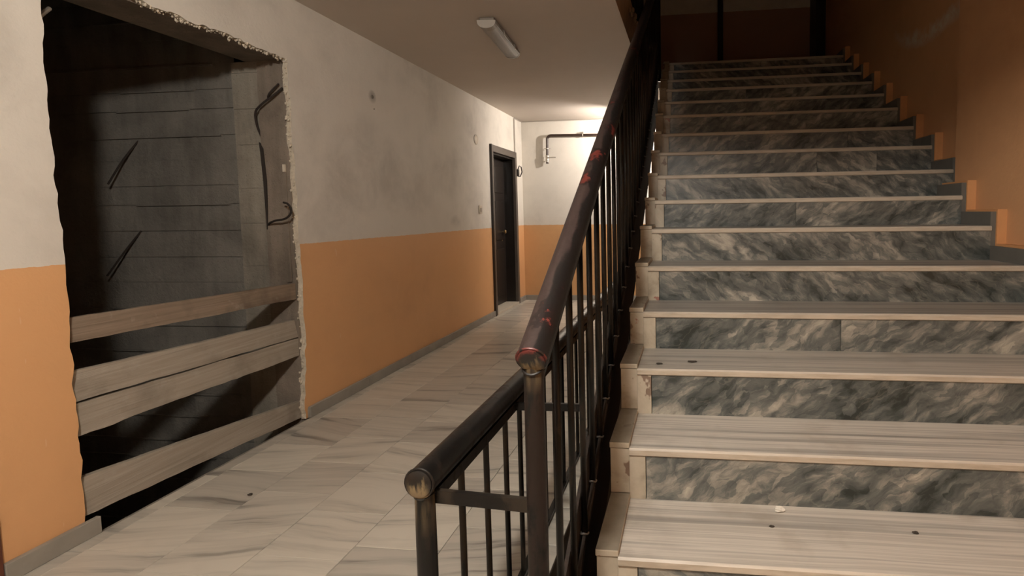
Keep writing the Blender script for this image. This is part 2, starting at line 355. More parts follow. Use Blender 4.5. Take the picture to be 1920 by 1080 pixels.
def wood(name, a, b, stain=0.3):
    t = MT(name); v = t.obj(); r = t.rnd()
    p = t.vmath('ADD', v, t.comb(0.0, t.math('MULTIPLY', r, 13.0), t.math('MULTIPLY', r, 7.0)))
    g = t.noise(t.mapv(p, (6, 0.9, 26)), 2.0, 6, 0.62, 0.5); n = t.noise(p, 4.0, 5, 0.6); f = t.noise(t.mapv(p, (40, 3, 140)), 1.0, 3)
    col = t.mix(t.step(g, 0.34, 0.66), a, b)
    col = t.mix(t.math('MULTIPLY', t.step(n, 0.52, 0.72), stain), col, tuple(k * 0.42 for k in a))
    col = t.mix(t.math('MULTIPLY', t.step(t.noise(p, 11, 4), 0.62, 0.74), 0.35), col, (0.46, 0.42, 0.36))
    t.bump(t.math('ADD', g, t.math('MULTIPLY', f, 0.4)), 0.35, 0.006)
    return t.out(col, 0.78, spec=0.25)
m_wood_grey = wood('weathered_grey_board', (0.29, 0.25, 0.20), (0.40, 0.35, 0.285), 0.5)
m_wood_brown = wood('stained_brown_board', (0.185, 0.135, 0.095), (0.27, 0.21, 0.155), 0.7)
m_rust = simple('rusty_steel', (0.022, 0.015, 0.011), 0.85, 0.0, var=0.5, scale=40, bump=0.5)
m_door = simple('dark_brown_door_varnish', (0.018, 0.013, 0.010), 0.33, var=0.3, scale=12, bump=0.1)
m_doorframe = simple('grey_brown_door_frame', (0.085, 0.068, 0.055), 0.45, var=0.2, scale=10, bump=0.1)
m_brass = simple('dull_brass', (0.48, 0.37, 0.20), 0.3, 0.9, var=0.15)
m_pipe = simple('dark_brown_pipe_paint', (0.030, 0.017, 0.012), 0.35, var=0.3, scale=20)
m_steel = simple('galvanised_steel', (0.46, 0.43, 0.38), 0.35, 0.8, var=0.2, scale=30)
m_cream = simple('cream_plastic', (0.58, 0.51, 0.41), 0.45, var=0.1)
m_conduit = simple('painted_conduit', (0.42, 0.38, 0.33), 0.5, var=0.1)
m_lamp_base = simple('grey_lamp_housing', (0.16, 0.14, 0.115), 0.5, var=0.2)
m_lamp_cap = simple('grey_lamp_end_cap', (0.33, 0.30, 0.26), 0.45, var=0.2)
def diffuser():
    t = MT('clear_ribbed_diffuser'); v = t.obj()
    wv = t.n('ShaderNodeTexWave', wave_type='BANDS', bands_direction='X'); t.lk(v, wv.inputs[0]); wv.inputs['Scale'].default_value = 60
    t.bump(wv.outputs['Fac'], 0.4, 0.004)
    t.b.inputs['Transmission Weight'].default_value = 0.55
    return t.out((0.36, 0.32, 0.27), 0.28, spec=0.35)
m_diff = diffuser()
m_paper = simple('crumpled_white_paper', (0.72, 0.68, 0.60), 0.8, var=0.15, scale=60, bump=0.3)
m_dirt = simple('dark_debris', (0.045, 0.036, 0.028), 0.9, var=0.4, scale=60)
def bulb_mat(name, col, s):
    t = MT(name); t.b.inputs['Emission Color'].default_value = (*col, 1); t.b.inputs['Emission Strength'].default_value = s
    v = t.obj(); return t.out(t.mix(t.noise(v, 4), (0.8, 0.78, 0.72), (0.82, 0.8, 0.75)), 0.3)

# ================================================================== SETTING
XL, ZC, YF = -2.4095, 2.613, 7.603
YB = -3.0                       # wall behind the photographer
XR1, XR2, YJ = 1.675, 1.764, 3.60   # right wall near / far and the jog between
XE = -0.498                     # edge of the corridor floor beside the flight
XC = -0.449                     # edge of the corridor ceiling slab
ZL = 2.97                       # upper landing
ZTOP = 5.55
random.seed(3)
def jag(p, q, n, amp, seed):
    rr = random.Random(seed); out = []; w_ = 0.0
    dx, dz = q[0] - p[0], q[1] - p[1]; L = math.hypot(dx, dz); nx, nz = -dz / L, dx / L
    for i in range(n + 1):
        t = i / n; w_ = 0.6 * w_ + rr.uniform(-amp, amp)
        k = 0 if i in (0, n) else w_
        out.append((p[0] + dx * t + nx * k, p[1] + dz * t + nz * k))
    return out
jl = jag((1.783, 0.0), (1.779, 2.262), 64, 0.006, 1)
jt = jag((1.779, 2.262), (3.022, 2.222), 60, 0.008, 2)
jr = jag((3.030, 2.215), (3.050, 0.62), 46, 0.007, 4) + jag((3.050, 0.62), (3.018, 0.0), 20, 0.009, 5)[1:]
outline = [(YB, 0.0)] + jl + jt[1:] + jr + [(6.336, 0.0), (6.336, 2.13), (7.285, 2.13), (7.285, 0.0), (YF, 0.0), (YF, ZC), (YB, ZC)]
def strip_slab(bm, strips, rects, x0, th, edge_idx=1):
    """plaster sheet in the YZ plane: strips of quads between a ragged and a straight edge, plus rectangles; given thickness"""
    def quad(ps, ragged):
        A = [bm.verts.new((x0, y, z)) for y, z in ps]; B = [bm.verts.new((x0 - th, y, z)) for y, z in ps]
        bm.faces.new(A); bm.faces.new(B[::-1])
        for i in range(4):
            f = bm.faces.new((A[i], B[i], B[(i+1) % 4], A[(i+1) % 4]))
            if ragged and i == 0: f.material_index = edge_idx
            elif ragged and i in (1, 3): bm.faces.remove(f)
    for edge, far in strips:
        for (p, q), (u, v) in zip(zip(edge, edge[1:]), zip(far, far[1:])): quad((p, q, v, u), True)
    for (ya, yb, za, zb) in rects: quad(((ya, za), (yb, za), (yb, zb), (ya, zb)), False)
bm = bmesh.new()
strip_slab(bm, [(jl, [(1.65, z) for _, z in jl]), (jt, [(y, 2.36) for y, _ in jt]), (jr, [(3.2, z) for _, z in jr])],
    [(YB, 1.65, 0.0, ZC), (1.65, 1.779, 2.262, ZC), (1.779, 3.022, 2.36, ZC), (3.022, 3.2, 2.215, ZC), (3.2, 6.336, 0.0, ZC), (6.336, 7.285, 2.13, ZC), (7.285, YF, 0.0, ZC)], XL, 0.032)
bmesh.ops.remove_doubles(bm, verts=bm.verts, dist=1e-5)
wall_left = struct(bm_obj('wall_left', bm, [m_wall_left, m_plaster_edge]))
# broken crumbs of plaster along the right and upper edges of the opening
bm = bmesh.new(); rr = random.Random(11)
for (y, z) in jr[1:-1] + jt[6:-1]:
    for _ in range(4):
        s = rr.uniform(0.0015, 0.0065) * (1.6 if rr.random() < 0.15 else 1.0); c = Vector((XL - rr.uniform(0.002, 0.032), y + rr.uniform(-0.009, 0.002), z + rr.uniform(-0.02, 0.02)))
        if z > 2.15: c.y = y + rr.uniform(-.02, .02); c.z = z + rr.uniform(-0.010, 0.001)
        g = bmesh.ops.create_icosphere(bm, subdivisions=1, radius=s)
        for v in g['verts']: v.co = c + Vector((v.co.x * rr.uniform(.6, 1.3), v.co.y * rr.uniform(.6, 1.3), v.co.z * rr.uniform(.7, 1.8)))
crumbs = bm_obj('plaster_crumbs', bm, m_plaster_edge, wall_left); crumbs['kind'] = 'stuff'
# masonry core behind the plaster
bm = bmesh.new()
for b in ((XL - 0.24, XL - 0.032, YB, 1.765, -1.5, ZC), (XL - 0.30, XL - 0.032, 1.765, 3.10, 2.236, ZC + 0.3), (XL - 0.24, XL - 0.032, 3.10, 6.336, 0.0, ZC),
          (XL - 0.24, XL - 0.032, 6.336, 7.285, 2.13, ZC), (XL - 0.24, XL - 0.032, 7.285, YF, 0.0, ZC)): box(bm, *b)
bm_obj('masonry_core', bm, m_conc_jamb, wall_left)

# lift shaft seen through the opening -----------------------------------------
bm = bmesh.new()
zz = -1.5; rr = random.Random(21)
while zz < 3.4:                       # shuttering-board relief cast in the concrete
    h = rr.choice((0.15, 0.165, 0.17, 0.12)); dy = rr.uniform(-0.004, 0.004)
    box(bm, -4.35, -2.815, 3.078 + dy, 3.30, zz + 0.003, zz + h - 0.005)
    if rr.random() < 0.5: box(bm, -4.3 + rr.random() * 0.8, -2.83 - rr.random() * 0.4, 3.066 + dy, 3.2, zz + h - 0.006, zz + h + 0.004)
    zz += h
box(bm, -4.35, -2.815, 3.084, 3.30, -1.5, 3.4)
wall_shaft = struct(bm_obj('wall_shaft_right', bm, m_conc), 'dark board-marked concrete wall of the lift shaft')
bm = bmesh.new(); zz = -1.5
while zz < 2.236:
    h = rr.choice((0.22, 0.31, 0.27)); box(bm, -2.815, -2.628, 3.056 + rr.uniform(-.003, .003), 3.25, zz + 0.0015, min(zz + h, 2.236)); zz += h
bm_obj('pale_pier', bm, m_conc_light, wall_shaft)
bm = bmesh.new()
poly = [(-2.4415, -1.5)] + [(-2.4415, 2.236), (-2.62, 2.236)] + jag((-2.625, 2.236), (-2.622, -1.5), 40, 0.006, 9)
prism(bm, [(x, z) for x, z in poly], 'y', 3.040, 3.20)
bm_obj('brown_jamb', bm, m_conc_jamb, wall_shaft)
box_obj('jamb_groove_batten', (-2.50, -2.465, 3.030, 3.05, 0.87, 1.58), m_conc_jamb, wall_shaft, 0.002)
struct(box_obj('wall_shaft_back', (-4.5, -4.35, 1.3, 3.3, -1.5, 3.4), m_conc))
struct(box_obj('wall_shaft_left', (-4.5, -2.65, 1.2, 1.45, -1.5, 3.4), m_conc))
struct(box_obj('floor_shaft', (-4.5, XL - 0.03, 1.2, 3.3, -1.6, -1.5), m_conc))
struct(box_obj('ceiling_shaft', (-4.5, -2.72, 1.2, 3.3, 3.4, 3.5), m_conc))

# far wall, right wall, back wall ------------------------------------------------
bm = bmesh.new(); box(bm, XL - 0.3, XR2 + 0.2, YF, YF + 0.2, -2.6, ZTOP)
wall_far = struct(bm_obj('wall_far', bm, m_wall_far))
wall_right = struct(box_obj('wall_right', (XR1, XR2 + 0.2, YB, YJ, -2.6, ZTOP), m_wall_right))
struct(box_obj('wall_right_far', (XR2, XR2 + 0.2, YJ, YF, -2.6, ZTOP), m_wall_right))
struct(box_obj('wall_back', (XL - 0.3, XR2 + 0.2, YB - 0.2, YB, -0.2, ZTOP), m_wall_left))
struct(box_obj('wall_upper_left', (XL - 0.24, XL, YB, YF, ZL, ZTOP), m_wall_plain))
struct(box_obj('ceiling_upper', (XL - 0.3, XR2 + 0.2, YB, YF, ZTOP, ZTOP + 0.15), m_ceiling))

# ceiling: slab over the corridor and over the entrance, with the stair opening between
YO = 0.72
bm = bmesh.new(); f1 = box(bm, XL - 0.24, XC, YB, YF, ZC, ZL); f2 = box(bm, XC, XR2, YB, YO, ZC, ZL); f3 = box(bm, XC, XR2, 6.56, YF, ZL - 0.2, ZL - 0.036); f4 = box(bm, XC, XR1, YO - 0.12, YO, 2.35, ZC)  # last box: unseen downstand beam, added to dim the upper steps
bmesh.ops.recalc_face_normals(bm, faces=bm.faces)
for f in bm.faces:
    if f.normal.x > 0.5 or f.normal.y > 0.5: f.material_index = 1
ceiling = struct(bm_obj('ceiling', bm, [m_ceiling, m_slab_edge]))
# mortar drips hanging on the slab edge above the flight
bm = bmesh.new(); rr = random.Random(5)
for i in range(26):
    y = 3.4 + i * 0.105 + rr.uniform(-.03, .03); z = ZC + 0.30 + rr.uniform(-.07, .04)
    g = bmesh.ops.create_icosphere(bm, subdivisions=1, radius=rr.uniform(0.012, 0.026))
    for v in g['verts']: v.co = Vector((XC + 0.006, y, z)) + Vector((v.co.x * 0.9, v.co.y * 1.3, v.co.z * 1.6))
d = bm_obj('mortar_drips', bm, m_slab_edge, ceiling); d['kind'] = 'stuff'

# floor slab and its marble tiles ------------------------------------------------
bm = bmesh.new(); box(bm, XL - 0.02, XE, 1.09, YF, -0.25, -0.012); box(bm, XL - 0.24, XR1, YB, 1.09, -0.25, -0.012)
floor = struct(bm_obj('floor', bm, m_floor_base))
cols = [(-2.395, -2.328), (-2.325, -1.985), (-1.982, -1.640), (-1.637, -1.293), (-1.290, -0.948), (-0.945, -0.603), (-0.600, XE)]
starts = {0: 1.70, 1: 1.72, 2: 1.628, 3: 1.754, 4: 1.84, 5: 1.70, 6: 1.62}
rr = random.Random(42); tile_mesh = {}
def tile(x0, x1, y0, y1):
    w_, l_ = round(x1 - x0, 3), round(y1 - y0, 3)
    if (w_, l_) not in tile_mesh:
        bm = bmesh.new(); box(bm, -w_/2, w_/2, -l_/2, l_/2, -0.014, 0.0)
        top = [e for e in bm.edges if all(v.co.z > -0.001 for v in e.verts)]
        bmesh.ops.bevel(bm, geom=top, offset=0.0012, segments=1, affect='EDGES')
        bmesh.ops.recalc_face_normals(bm, faces=bm.faces)
        me = bpy.data.meshes.new('tile'); bm.to_mesh(me); bm.free(); me.materials.append(m_floor); tile_mesh[(w_, l_)] = me
    o = bpy.data.objects.new('tile', tile_mesh[(w_, l_)]); COL.objects.link(o); o.parent = floor
    o.location = ((x0 + x1) / 2, (y0 + y1) / 2, rr.uniform(-0.0006, 0.0))
G = 0.0022
for ci, (x0, x1) in enumerate(cols):
    y = starts[ci]; lens = [0.256 if ci == 2 else 0.30]
    while y < YF - 0.02:
        l_ = lens.pop() if lens else rr.choice((0.30, 0.30, 0.345, 0.39, 0.26))
        y2 = min(y + l_, YF - 0.015)
        if y2 - y > 0.03: tile(x0, x1 - G + 0.003, y, y2 - G)
        y = y2
    y = starts[ci]
    while y > -0.4:
        l_ = rr.choice((0.30, 0.345, 0.39)); tile(x0, x1 - G + 0.003, y - l_, y - G); y -= l_
for xi in range(6):                       # entrance floor in front of the flight
    x0 = XE + 0.003 + xi * 0.36; y = 1.09
    while y > -0.4: tile(x0, min(x0 + 0.357, XR1), y - 0.36, y - G); y -= 0.36
# ragged grubby edge of the floor screed at the shaft opening
bm = bmesh.new(); e = jag((1.86, XL + 0.012), (3.02, XL + 0.008), 40, 0.008, 31)
prism(bm, [(x, y) for y, x in e] + [(-2.392, 3.02), (-2.392, 1.86)], 'z', -0.014, -0.002)
bm_obj('screed_edge', bm, m_conc_light, floor)
# basement beneath the flight
struct(box_obj('floor_basement', (XE - 0.1, XR2, 1.0, YF, -2.6, -2.5), m_conc))
struct(box_obj('wall_basement_left', (XE - 0.2, XE - 0.06, 1.0, YF, -2.5, -0.25), m_conc))
struct(box_obj('wall_basement_near', (XE - 0.1, XR1, 0.95, 1.08, -2.5, -0.25), m_conc))

# baseboards ----------------------------------------------------------------------
def baseboard(name, y0, y1, label=None):
    bm = bmesh.new(); n = max(1, round((y1 - y0) / 0.9)); box(bm, XL, XL + 0.021, y0, y1, 0.0, 0.070, bev=0.003)
    return struct(bm_obj(name, bm, m_base), label)
baseboard('baseboard_left_near', 1.515, 1.822); 
bb = struct(box_obj('baseboard_left', (XL, XL + 0.012, 3.035, 6.332, 0.0, 0.060), m_base))
yy = 3.037
while yy < 6.3:
    y2 = min(yy + 0.62, 6.331); box_obj('panel', (XL + 0.001, XL + 0.021, yy, y2 - 0.002, 0.0, 0.070), m_base, bb, 0.003); yy = y2
struct(box_obj('baseboard_left_corner', (XL, XL + 0.021, 7.30, YF - 0.02, 0.0, 0.070), m_base, None, 0.003))
bf = struct(box_obj('baseboard_far', (XL, -0.5, YF - 0.012, YF, 0.0, 0.060), m_base))
xx = XL + 0.021
while xx < -0.52:
    x2 = min(xx + 0.6, -0.5); box_obj('panel', (xx, x2 - 0.002, YF - 0.021, YF - 0.001, 0.0, 0.070), m_base, bf, 0.003); xx = x2

# ================================================================== STAIRS
Y0, T, R_ = 1.456, 0.3147, 0.18
ZS = [0.282, 0.464, 0.651, 0.822, 0.999, 1.181, 1.351, 1.527, 1.717, 1.899, 2.099, 2.277, 2.456, 2.621, 2.794, 2.963]
YS = [Y0 + k * T for k in range(16)]
KS = list(range(-1, 16))
def yk(k): return Y0 + k * T
def zk(k): return ZS[k] if k >= 0 else 0.141
XS = -0.2074; XCAP = -0.272
stairs = thing('staircase', 'straight marble staircase with grey-green breccia risers climbing beside the black railing', 'staircase', (0.7, 1.14, 0.0))
def sadd(o): return attach(o, stairs)
# concrete flight body
bm = bmesh.new()
for k in KS:
    ya, yb2 = yk(k) + 0.045, (yk(k + 1) + 0.045 if k < 15 else 6.55)
    soff = lambda y: min(0.281 + (y - Y0) * 0.572 - 0.40, zk(15) - 0.25)
    prism(bm, [(ya, soff(ya)), (yb2, soff(yb2)), (yb2, zk(k) - 0.03), (ya, zk(k) - 0.03)], 'x', XCAP + 0.022, XR1 - 0.08)
sadd(bm_obj('flight_slab', bm, m_conc))
rr = random.Random(8)
for k in KS:
    xend = 1.602 if k < 7 else 1.694
    yb = yk(k + 1) + 0.040 if k < 15 else yk(15) + 0.36
    # tread with a softly rounded nose
    bm = bmesh.new(); th = 0.027; z = zk(k)
    prof = [(yk(k) + 0.004, z - th), (yk(k), z - th + 0.004), (yk(k), z - 0.006), (yk(k) + 0.006, z), (yb, z), (yb, z - th)]
    dz = {6: 0.006, 9: -0.004}.get(k, 0.0)
    prism(bm, prof, 'x', XS, xend)
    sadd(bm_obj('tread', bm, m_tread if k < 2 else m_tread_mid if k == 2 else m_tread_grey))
    # riser slabs: short beige end piece and one or two breccia slabs
    z0 = zk(k - 1) if k > -1 else 0.0
    joints = {2: [1.28], 8: [0.92, 1.33], 5: [], 4: []}.get(k, [] if k % 3 else [rr.uniform(0.5, 1.3)])
    xs = [XS + 0.058] + joints + [xend]
    for a, b in zip(xs, xs[1:]):
        sadd(box_obj('riser', (a + 0.0008, b - 0.0008, yk(k) + 0.009 + rr.uniform(-.001, .001), yk(k) + 0.048, z0, z - th), m_riser))
    sadd(box_obj('riser_end', (XS, XS + 0.056, yk(k) + 0.008, yk(k) + 0.048, z0, z - th), m_cap))
# landing
struct(box_obj('floor_landing', (XC, XR2, yk(15) + 0.362, YF, ZL - 0.035, ZL - 0.006), m_tread))
# stepped marble edging on the open side
for k in KS:
    z = zk(k) + 0.018; z0 = zk(k - 1) + 0.018 if k > -1 else 0.0
    y0 = yk(k) + 0.010; y1 = yk(k + 1) + 0.010 if k < 15 else yk(15) + 0.35
    j = rr.uniform(-0.003, 0.003)
    bm = bmesh.new(); box(bm, XCAP + j, XS, y0, y0 + 0.024, z0, z - 0.022, bev=0.002); sadd(bm_obj('edging_upright', bm, m_cap))
    bm = bmesh.new(); box(bm, XCAP - 0.003 + j, XS + 0.001, y0 - 0.004, y1 + 0.001, z - 0.021, z, bev=0.003); sadd(bm_obj('edging_top', bm, m_cap))
    bm = bmesh.new(); box(bm, XS - 0.02, XS - 0.001, y0 + 0.024, y1, zk(k) - 0.03, z - 0.022); sadd(bm_obj('edging_side', bm, m_cap))
# stepped skirting along the wall: grey stone with an orange painted edge behind
for k in range(-1, 16):
    near = k < 7
    xa, xb, xw = (1.600, 1.627, XR1) if near else (1.692, 1.713, XR2)
    z1 = zk(k) + 0.087; z0 = zk(k - 1) if k > -1 else 0.0
    y1 = yk(k + 1) if k < 15 else yk(15) + 0.33
    ob = sadd(box_obj('skirting', (xa, xb, yk(k) + 0.012, y1 + 0.012, z0, z1 - 0.012), m_skirt))
    bm = bmesh.new(); box(bm, xb, xw, yk(k), y1, z0, z1)
    sadd(bm_obj('skirting_painted_edge', bm, m_skirt_paint if True else m_skirt))

# ================================================================== RAILINGS
def zr(y): return 0.991 + 0.5745 * (y - 1.08)
XM = -0.325
rail = thing('stair_railing', 'tall worn brown-black stair railing climbing along the left edge of the marble flight', 'railing', (XM, 1.08, 0.0))
def radd(o): return attach(o, rail)
sl = Vector((0, 1, 0.5745)).normalized(); nrm = Vector((0, -0.5745, 1)).normalized()
def rail_obj(name, x, ya, yb, zf, rad, mats, off=0.0, seg=24):
    """a tube along the rail line, modelled in a frame of its own so that the wear follows the tube"""
    a = Vector((x, ya, zf(ya))); b = Vector((x, yb, zf(yb))); L = (b - a).length
    bm = bmesh.new(); tube(bm, [(0, L * i / 40, 0) for i in range(41)], rad, seg)
    o = bm_obj(name, bm, mats, smooth=True)
    ang = math.atan2(b.z - a.z, b.y - a.y); o.matrix_world = Matrix.Translation(a) @ Matrix.Rotation(ang, 4, 'X')
    return o
def put(o, root):
    mw = o.matrix_world.copy(); o.parent = root; o.matrix_parent_inverse = Matrix.Translation(-Vector(root.location)); o.matrix_basis = mw; return o
hr = put(rail_obj('handrail', XM, 1.055, 6.25, zr, 0.0325, m_rail_brown), rail)
# welded end plate with its raised rim
def end_cap(root, c, rad, tilt, mats, parent_rail):
    bm = bmesh.new(); lathe(bm, [(rad * 0.93, 0.004), (rad * 0.92, -0.006), (rad * 0.62, -0.011), (rad * 0.1, -0.012)], (0, 0, 0), 'y', 24)
    o = bm_obj('end_plate', bm, mats, smooth=True); o.matrix_world = Matrix.Translation(c) @ Matrix.Rotation(tilt, 4, 'X'); put(o, root)
    bm = bmesh.new()
    tube(bm, [(rad * 0.99 * math.cos(t), -0.001, rad * 0.99 * math.sin(t)) for t in [2 * math.pi * i / 24 for i in range(25)]], 0.0028, 6)
    o = bm_obj('end_rim', bm, mats, smooth=True); o.matrix_world = Matrix.Translation(c) @ Matrix.Rotation(tilt, 4, 'X'); put(o, root)
end_cap(rail, (XM, 1.055, zr(1.055)), 0.0325, math.atan(0.5745), m_rail_end_red, hr)
def sloped_bar(name, x0, x1, ya, yb, zf, zlo, zhi, mats):
    bm = bmesh.new()
    prism(bm, [(ya, zf(ya) + zlo), (yb, zf(yb) + zlo), (yb, zf(yb) + zhi), (ya, zf(ya) + zhi)], 'x', x0, x1)
    return bm_obj(name, bm, mats)
radd(sloped_bar('top_flat_bar', XM - 0.019, XM + 0.019, 1.085, 6.22, zr, -0.060, -0.034, m_black_brown))
def zn(y): return 0.281 + (y - Y0) * 0.572       # line through the step noses
radd(sloped_bar('bottom_flat_bar', XM - 0.004, XM + 0.006, 1.10, 6.2, zn, -0.085, -0.050, m_rust))
radd(sloped_bar('stringer_plate', XM - 0.024, XM - 0.013, 1.12, 6.25, zn, -0.55, 0.06, m_rust))
bm = bmesh.new()                                  # newel: round pipe with a saddle worked to the rail end
tube(bm, [(XM - 0.002, 1.075, -0.02), (XM - 0.002, 1.075, 0.60), (XM - 0.002, 1.075, 0.90), (XM - 0.002, 1.076, 0.985)], [0.0225, 0.0225, 0.0215, 0.0225], 20)
newel = radd(bm_obj('newel_post', bm, m_brown_post, smooth=True))
bm = bmesh.new(); tube(bm, [(XM - 0.002 + 0.023 * math.cos(t), 1.075 + 0.023 * math.sin(t), 0.948 + 0.004 * math.cos(2 * t)) for t in [2 * math.pi * i / 20 for i in range(21)]], 0.003, 6)
o = bm_obj('weld_bead', bm, m_rail_end, smooth=True); o.parent = newel; 
o = box_obj('base_plate', (XM - 0.05, XM + 0.05, 1.03, 1.13, -0.03, -0.015), m_black, newel)
# balusters
yb_ = 1.255; j = 0; bal_me = {}
while yb_ < 6.15:
    top = zr(yb_) - 0.045; bot = zn(yb_) - 0.075
    L = round(top - bot, 2)
    if L not in bal_me:
        bm = bmesh.new(); tube(bm, [(0, 0, 0), (0, 0, L)], 0.0098, 10); me = bpy.data.meshes.new('baluster')
        bmesh.ops.recalc_face_normals(bm, faces=bm.faces); bm.to_mesh(me); bm.free()
        for p_ in me.polygons: p_.use_smooth = len(p_.vertices) == 4
        me.materials.append(m_black_brown); bal_me[L] = me
        bm = bmesh.new(); tube(bm, [(0.0125 * math.cos(t), -0.002 + 0.0125 * math.sin(t), 0.002 * math.sin(3 * t)) for t in [math.pi * (1 + i / 10) for i in range(11)]], 0.0032, 6)
        bmesh.ops.recalc_face_normals(bm, faces=bm.faces); mw_ = bpy.data.meshes.new('weld_bead'); bm.to_mesh(mw_); bm.free(); mw_.materials.append(m_weld); bal_me['w'] = mw_
    o = bpy.data.objects.new('baluster', bal_me[L]); COL.objects.link(o); o.parent = rail; o.location = (XM - rail.location.x, yb_ - rail.location.y, bot)
    w_ = bpy.data.objects.new('weld_bead', bal_me['w']); COL.objects.link(w_); w_.parent = o; w_.location = (0, 0, 0.022)
    yb_ += 0.1535; j += 1
# top newel on the landing
radd(tube_obj('landing_post', [(XM, 6.23, ZL - 0.2), (XM, 6.23, 4.05)], 0.024, m_black, seg=16))

# low guard railing beside it ------------------------------------------------------
XG, ZG = -0.583, 0.698
guard = thing('guard_railing', 'low horizontal black guard railing with cross ties, left of the stair newel', 'railing', (XG, 1.08, 0.0))
def gadd(o): return attach(o, guard)
put(rail_obj('handrail', XG, 1.055, 5.2, lambda y: ZG, 0.0325, m_black_rail), guard)
end_cap(guard, (XG, 1.055, ZG), 0.0325, 0.0, m_rail_end, None)
gadd(box_obj('flat_bar', (XG - 0.017, XG + 0.021, 1.09, 5.18, ZG - 0.062, ZG - 0.033), m_black))
bm = bmesh.new(); tube(bm, [(XG, 1.076, 0.0), (XG, 1.076, 0.55), (XG, 1.076, 0.69)], [0.0225, 0.0225, 0.0215], 20)
gp = gadd(bm_obj('end_post', bm, m_black_post, smooth=True))
bm = bmesh.new(); tube(bm, [(XG + 0.0225 * math.cos(t), 1.076 + 0.0225 * math.sin(t), 0.664 + 0.003 * math.cos(2 * t)) for t in [2 * math.pi * i / 20 for i in range(21)]], 0.0026, 6)
o = bm_obj('weld_bead', bm, m_rail_end, smooth=True); o.parent = gp
gadd(box_obj('floor_bar', (XG - 0.012, XG + 0.012, 1.09, 5.18, 0.012, 0.024), m_black))
for y in [1.262, 1.43, 1.592, 1.735] + [1.735 + 0.155 * i for i in range(1, 23)]:
    gadd(tube_obj('baluster', [(XG, y, 0.0), (XG, y, ZG - 0.04)], 0.0088, m_black_brown, seg=10))
gadd(tube_obj('far_post', [(XG, 5.17, 0.0), (XG, 5.17, ZG)], 0.0225, m_black, seg=16))
# cross ties from the guard railing to the stair railing
bm = bmesh.new(); prism(bm, [(XG + 0.018, 1.080), (XM - 0.02, 1.062), (XM - 0.02, 1.074), (XG + 0.018, 1.092)], 'z', 0.640, 0.669)
gadd(bm_obj('cross_tie', bm, m_black_brown))
bm = bmesh.new(); prism(bm, [(XG, 1.634), (XM - 0.022, 1.640), (XM - 0.022, 1.652), (XG, 1.646)], 'z', 0.640, 0.664)
gadd(bm_obj('cross_tie', bm, m_black))

# guard railing of the floor above, on the slab edge ---------------------------------
up = thing('landing_railing', 'dark balustrade of the upper floor, on the ceiling slab edge above the flight', 'railing', (XC - 0.05, 3.4, ZL))
attach(tube_obj('handrail', [(XC - 0.05, 0.8, ZL + 0.92), (XC - 0.05, 6.2, ZL + 0.92)], 0.03, m_black, seg=16), up)
attach(box_obj('floor_bar', (XC - 0.055, XC - 0.045, 0.8, 6.2, ZL + 0.05, ZL + 0.085), m_black), up)
for i in range(35):
    y = 0.9 + i * 0.155
    attach(tube_obj('baluster', [(XC - 0.05, y, ZL), (XC - 0.05, y, ZL + 0.9)], 0.0098, m_black, seg=8), up)

# ================================================================== PLANKS ACROSS THE SHAFT OPENING
def plank(name, pts, mats, label, seed, th=0.026, x=-2.4445, amp=0.004):
    """pts: (y,z) lower-left, lower-right, upper-right, upper-left as seen from the corridor"""
    rr = random.Random(seed); a, b, c, d = pts; n = 30; lo = []; hi = []; w1 = w2 = 0.0
    for i in range(n + 1):
        t = i / n; w1 = 0.75 * w1 + rr.uniform(-amp, amp) * 0.5; w2 = 0.75 * w2 + rr.uniform(-amp, amp) * 0.3
        lo.append((a[0] + (b[0] - a[0]) * t, a[1] + (b[1] - a[1]) * t + w1)); hi.append((d[0] + (c[0] - d[0]) * t, d[1] + (c[1] - d[1]) * t + w2))
    bm = bmesh.new(); V = [[bm.verts.new((xx, *p)) for p in row] for xx in (x, x - th) for row in (lo, hi)]
    for i in range(n):
        bm.faces.new((V[0][i], V[0][i+1], V[1][i+1], V[1][i])); bm.faces.new((V[2][i], V[3][i], V[3][i+1], V[2][i+1]))
        bm.faces.new((V[0][i], V[2][i], V[2][i+1], V[0][i+1])); bm.faces.new((V[1][i], V[1][i+1], V[3][i+1], V[3][i]))
    for i in (0, n): bm.faces.new((V[0][i], V[1][i], V[3][i], V[2][i]))
    return tag(bm_obj(name, bm, mats), label, 'plank', 'boards nailed across the lift shaft opening')
plank('plank', [(1.770, 0.790), (3.034, 0.762), (3.034, 0.862), (1.770, 0.889)], m_wood_brown, 'topmost stained brown plank across the dark lift shaft opening', 1)
plank('plank', [(1.770, 0.549), (3.034, 0.520), (3.010, 0.632), (1.770, 0.674)], m_wood_grey, 'upper grey plank of the touching pair across the shaft opening', 2)
plank('plank', [(1.770, 0.409), (3.034, 0.397), (3.034, 0.511), (1.770, 0.540)], m_wood_grey, 'lower grey plank of the touching pair across the shaft opening', 3, amp=0.007)
plank('plank', [(1.770, 0.077), (3.034, 0.004), (3.034, 0.114), (1.770, 0.241)], m_wood_grey, 'lowest tilted grey plank just above the floor at the shaft opening', 4, amp=0.004)

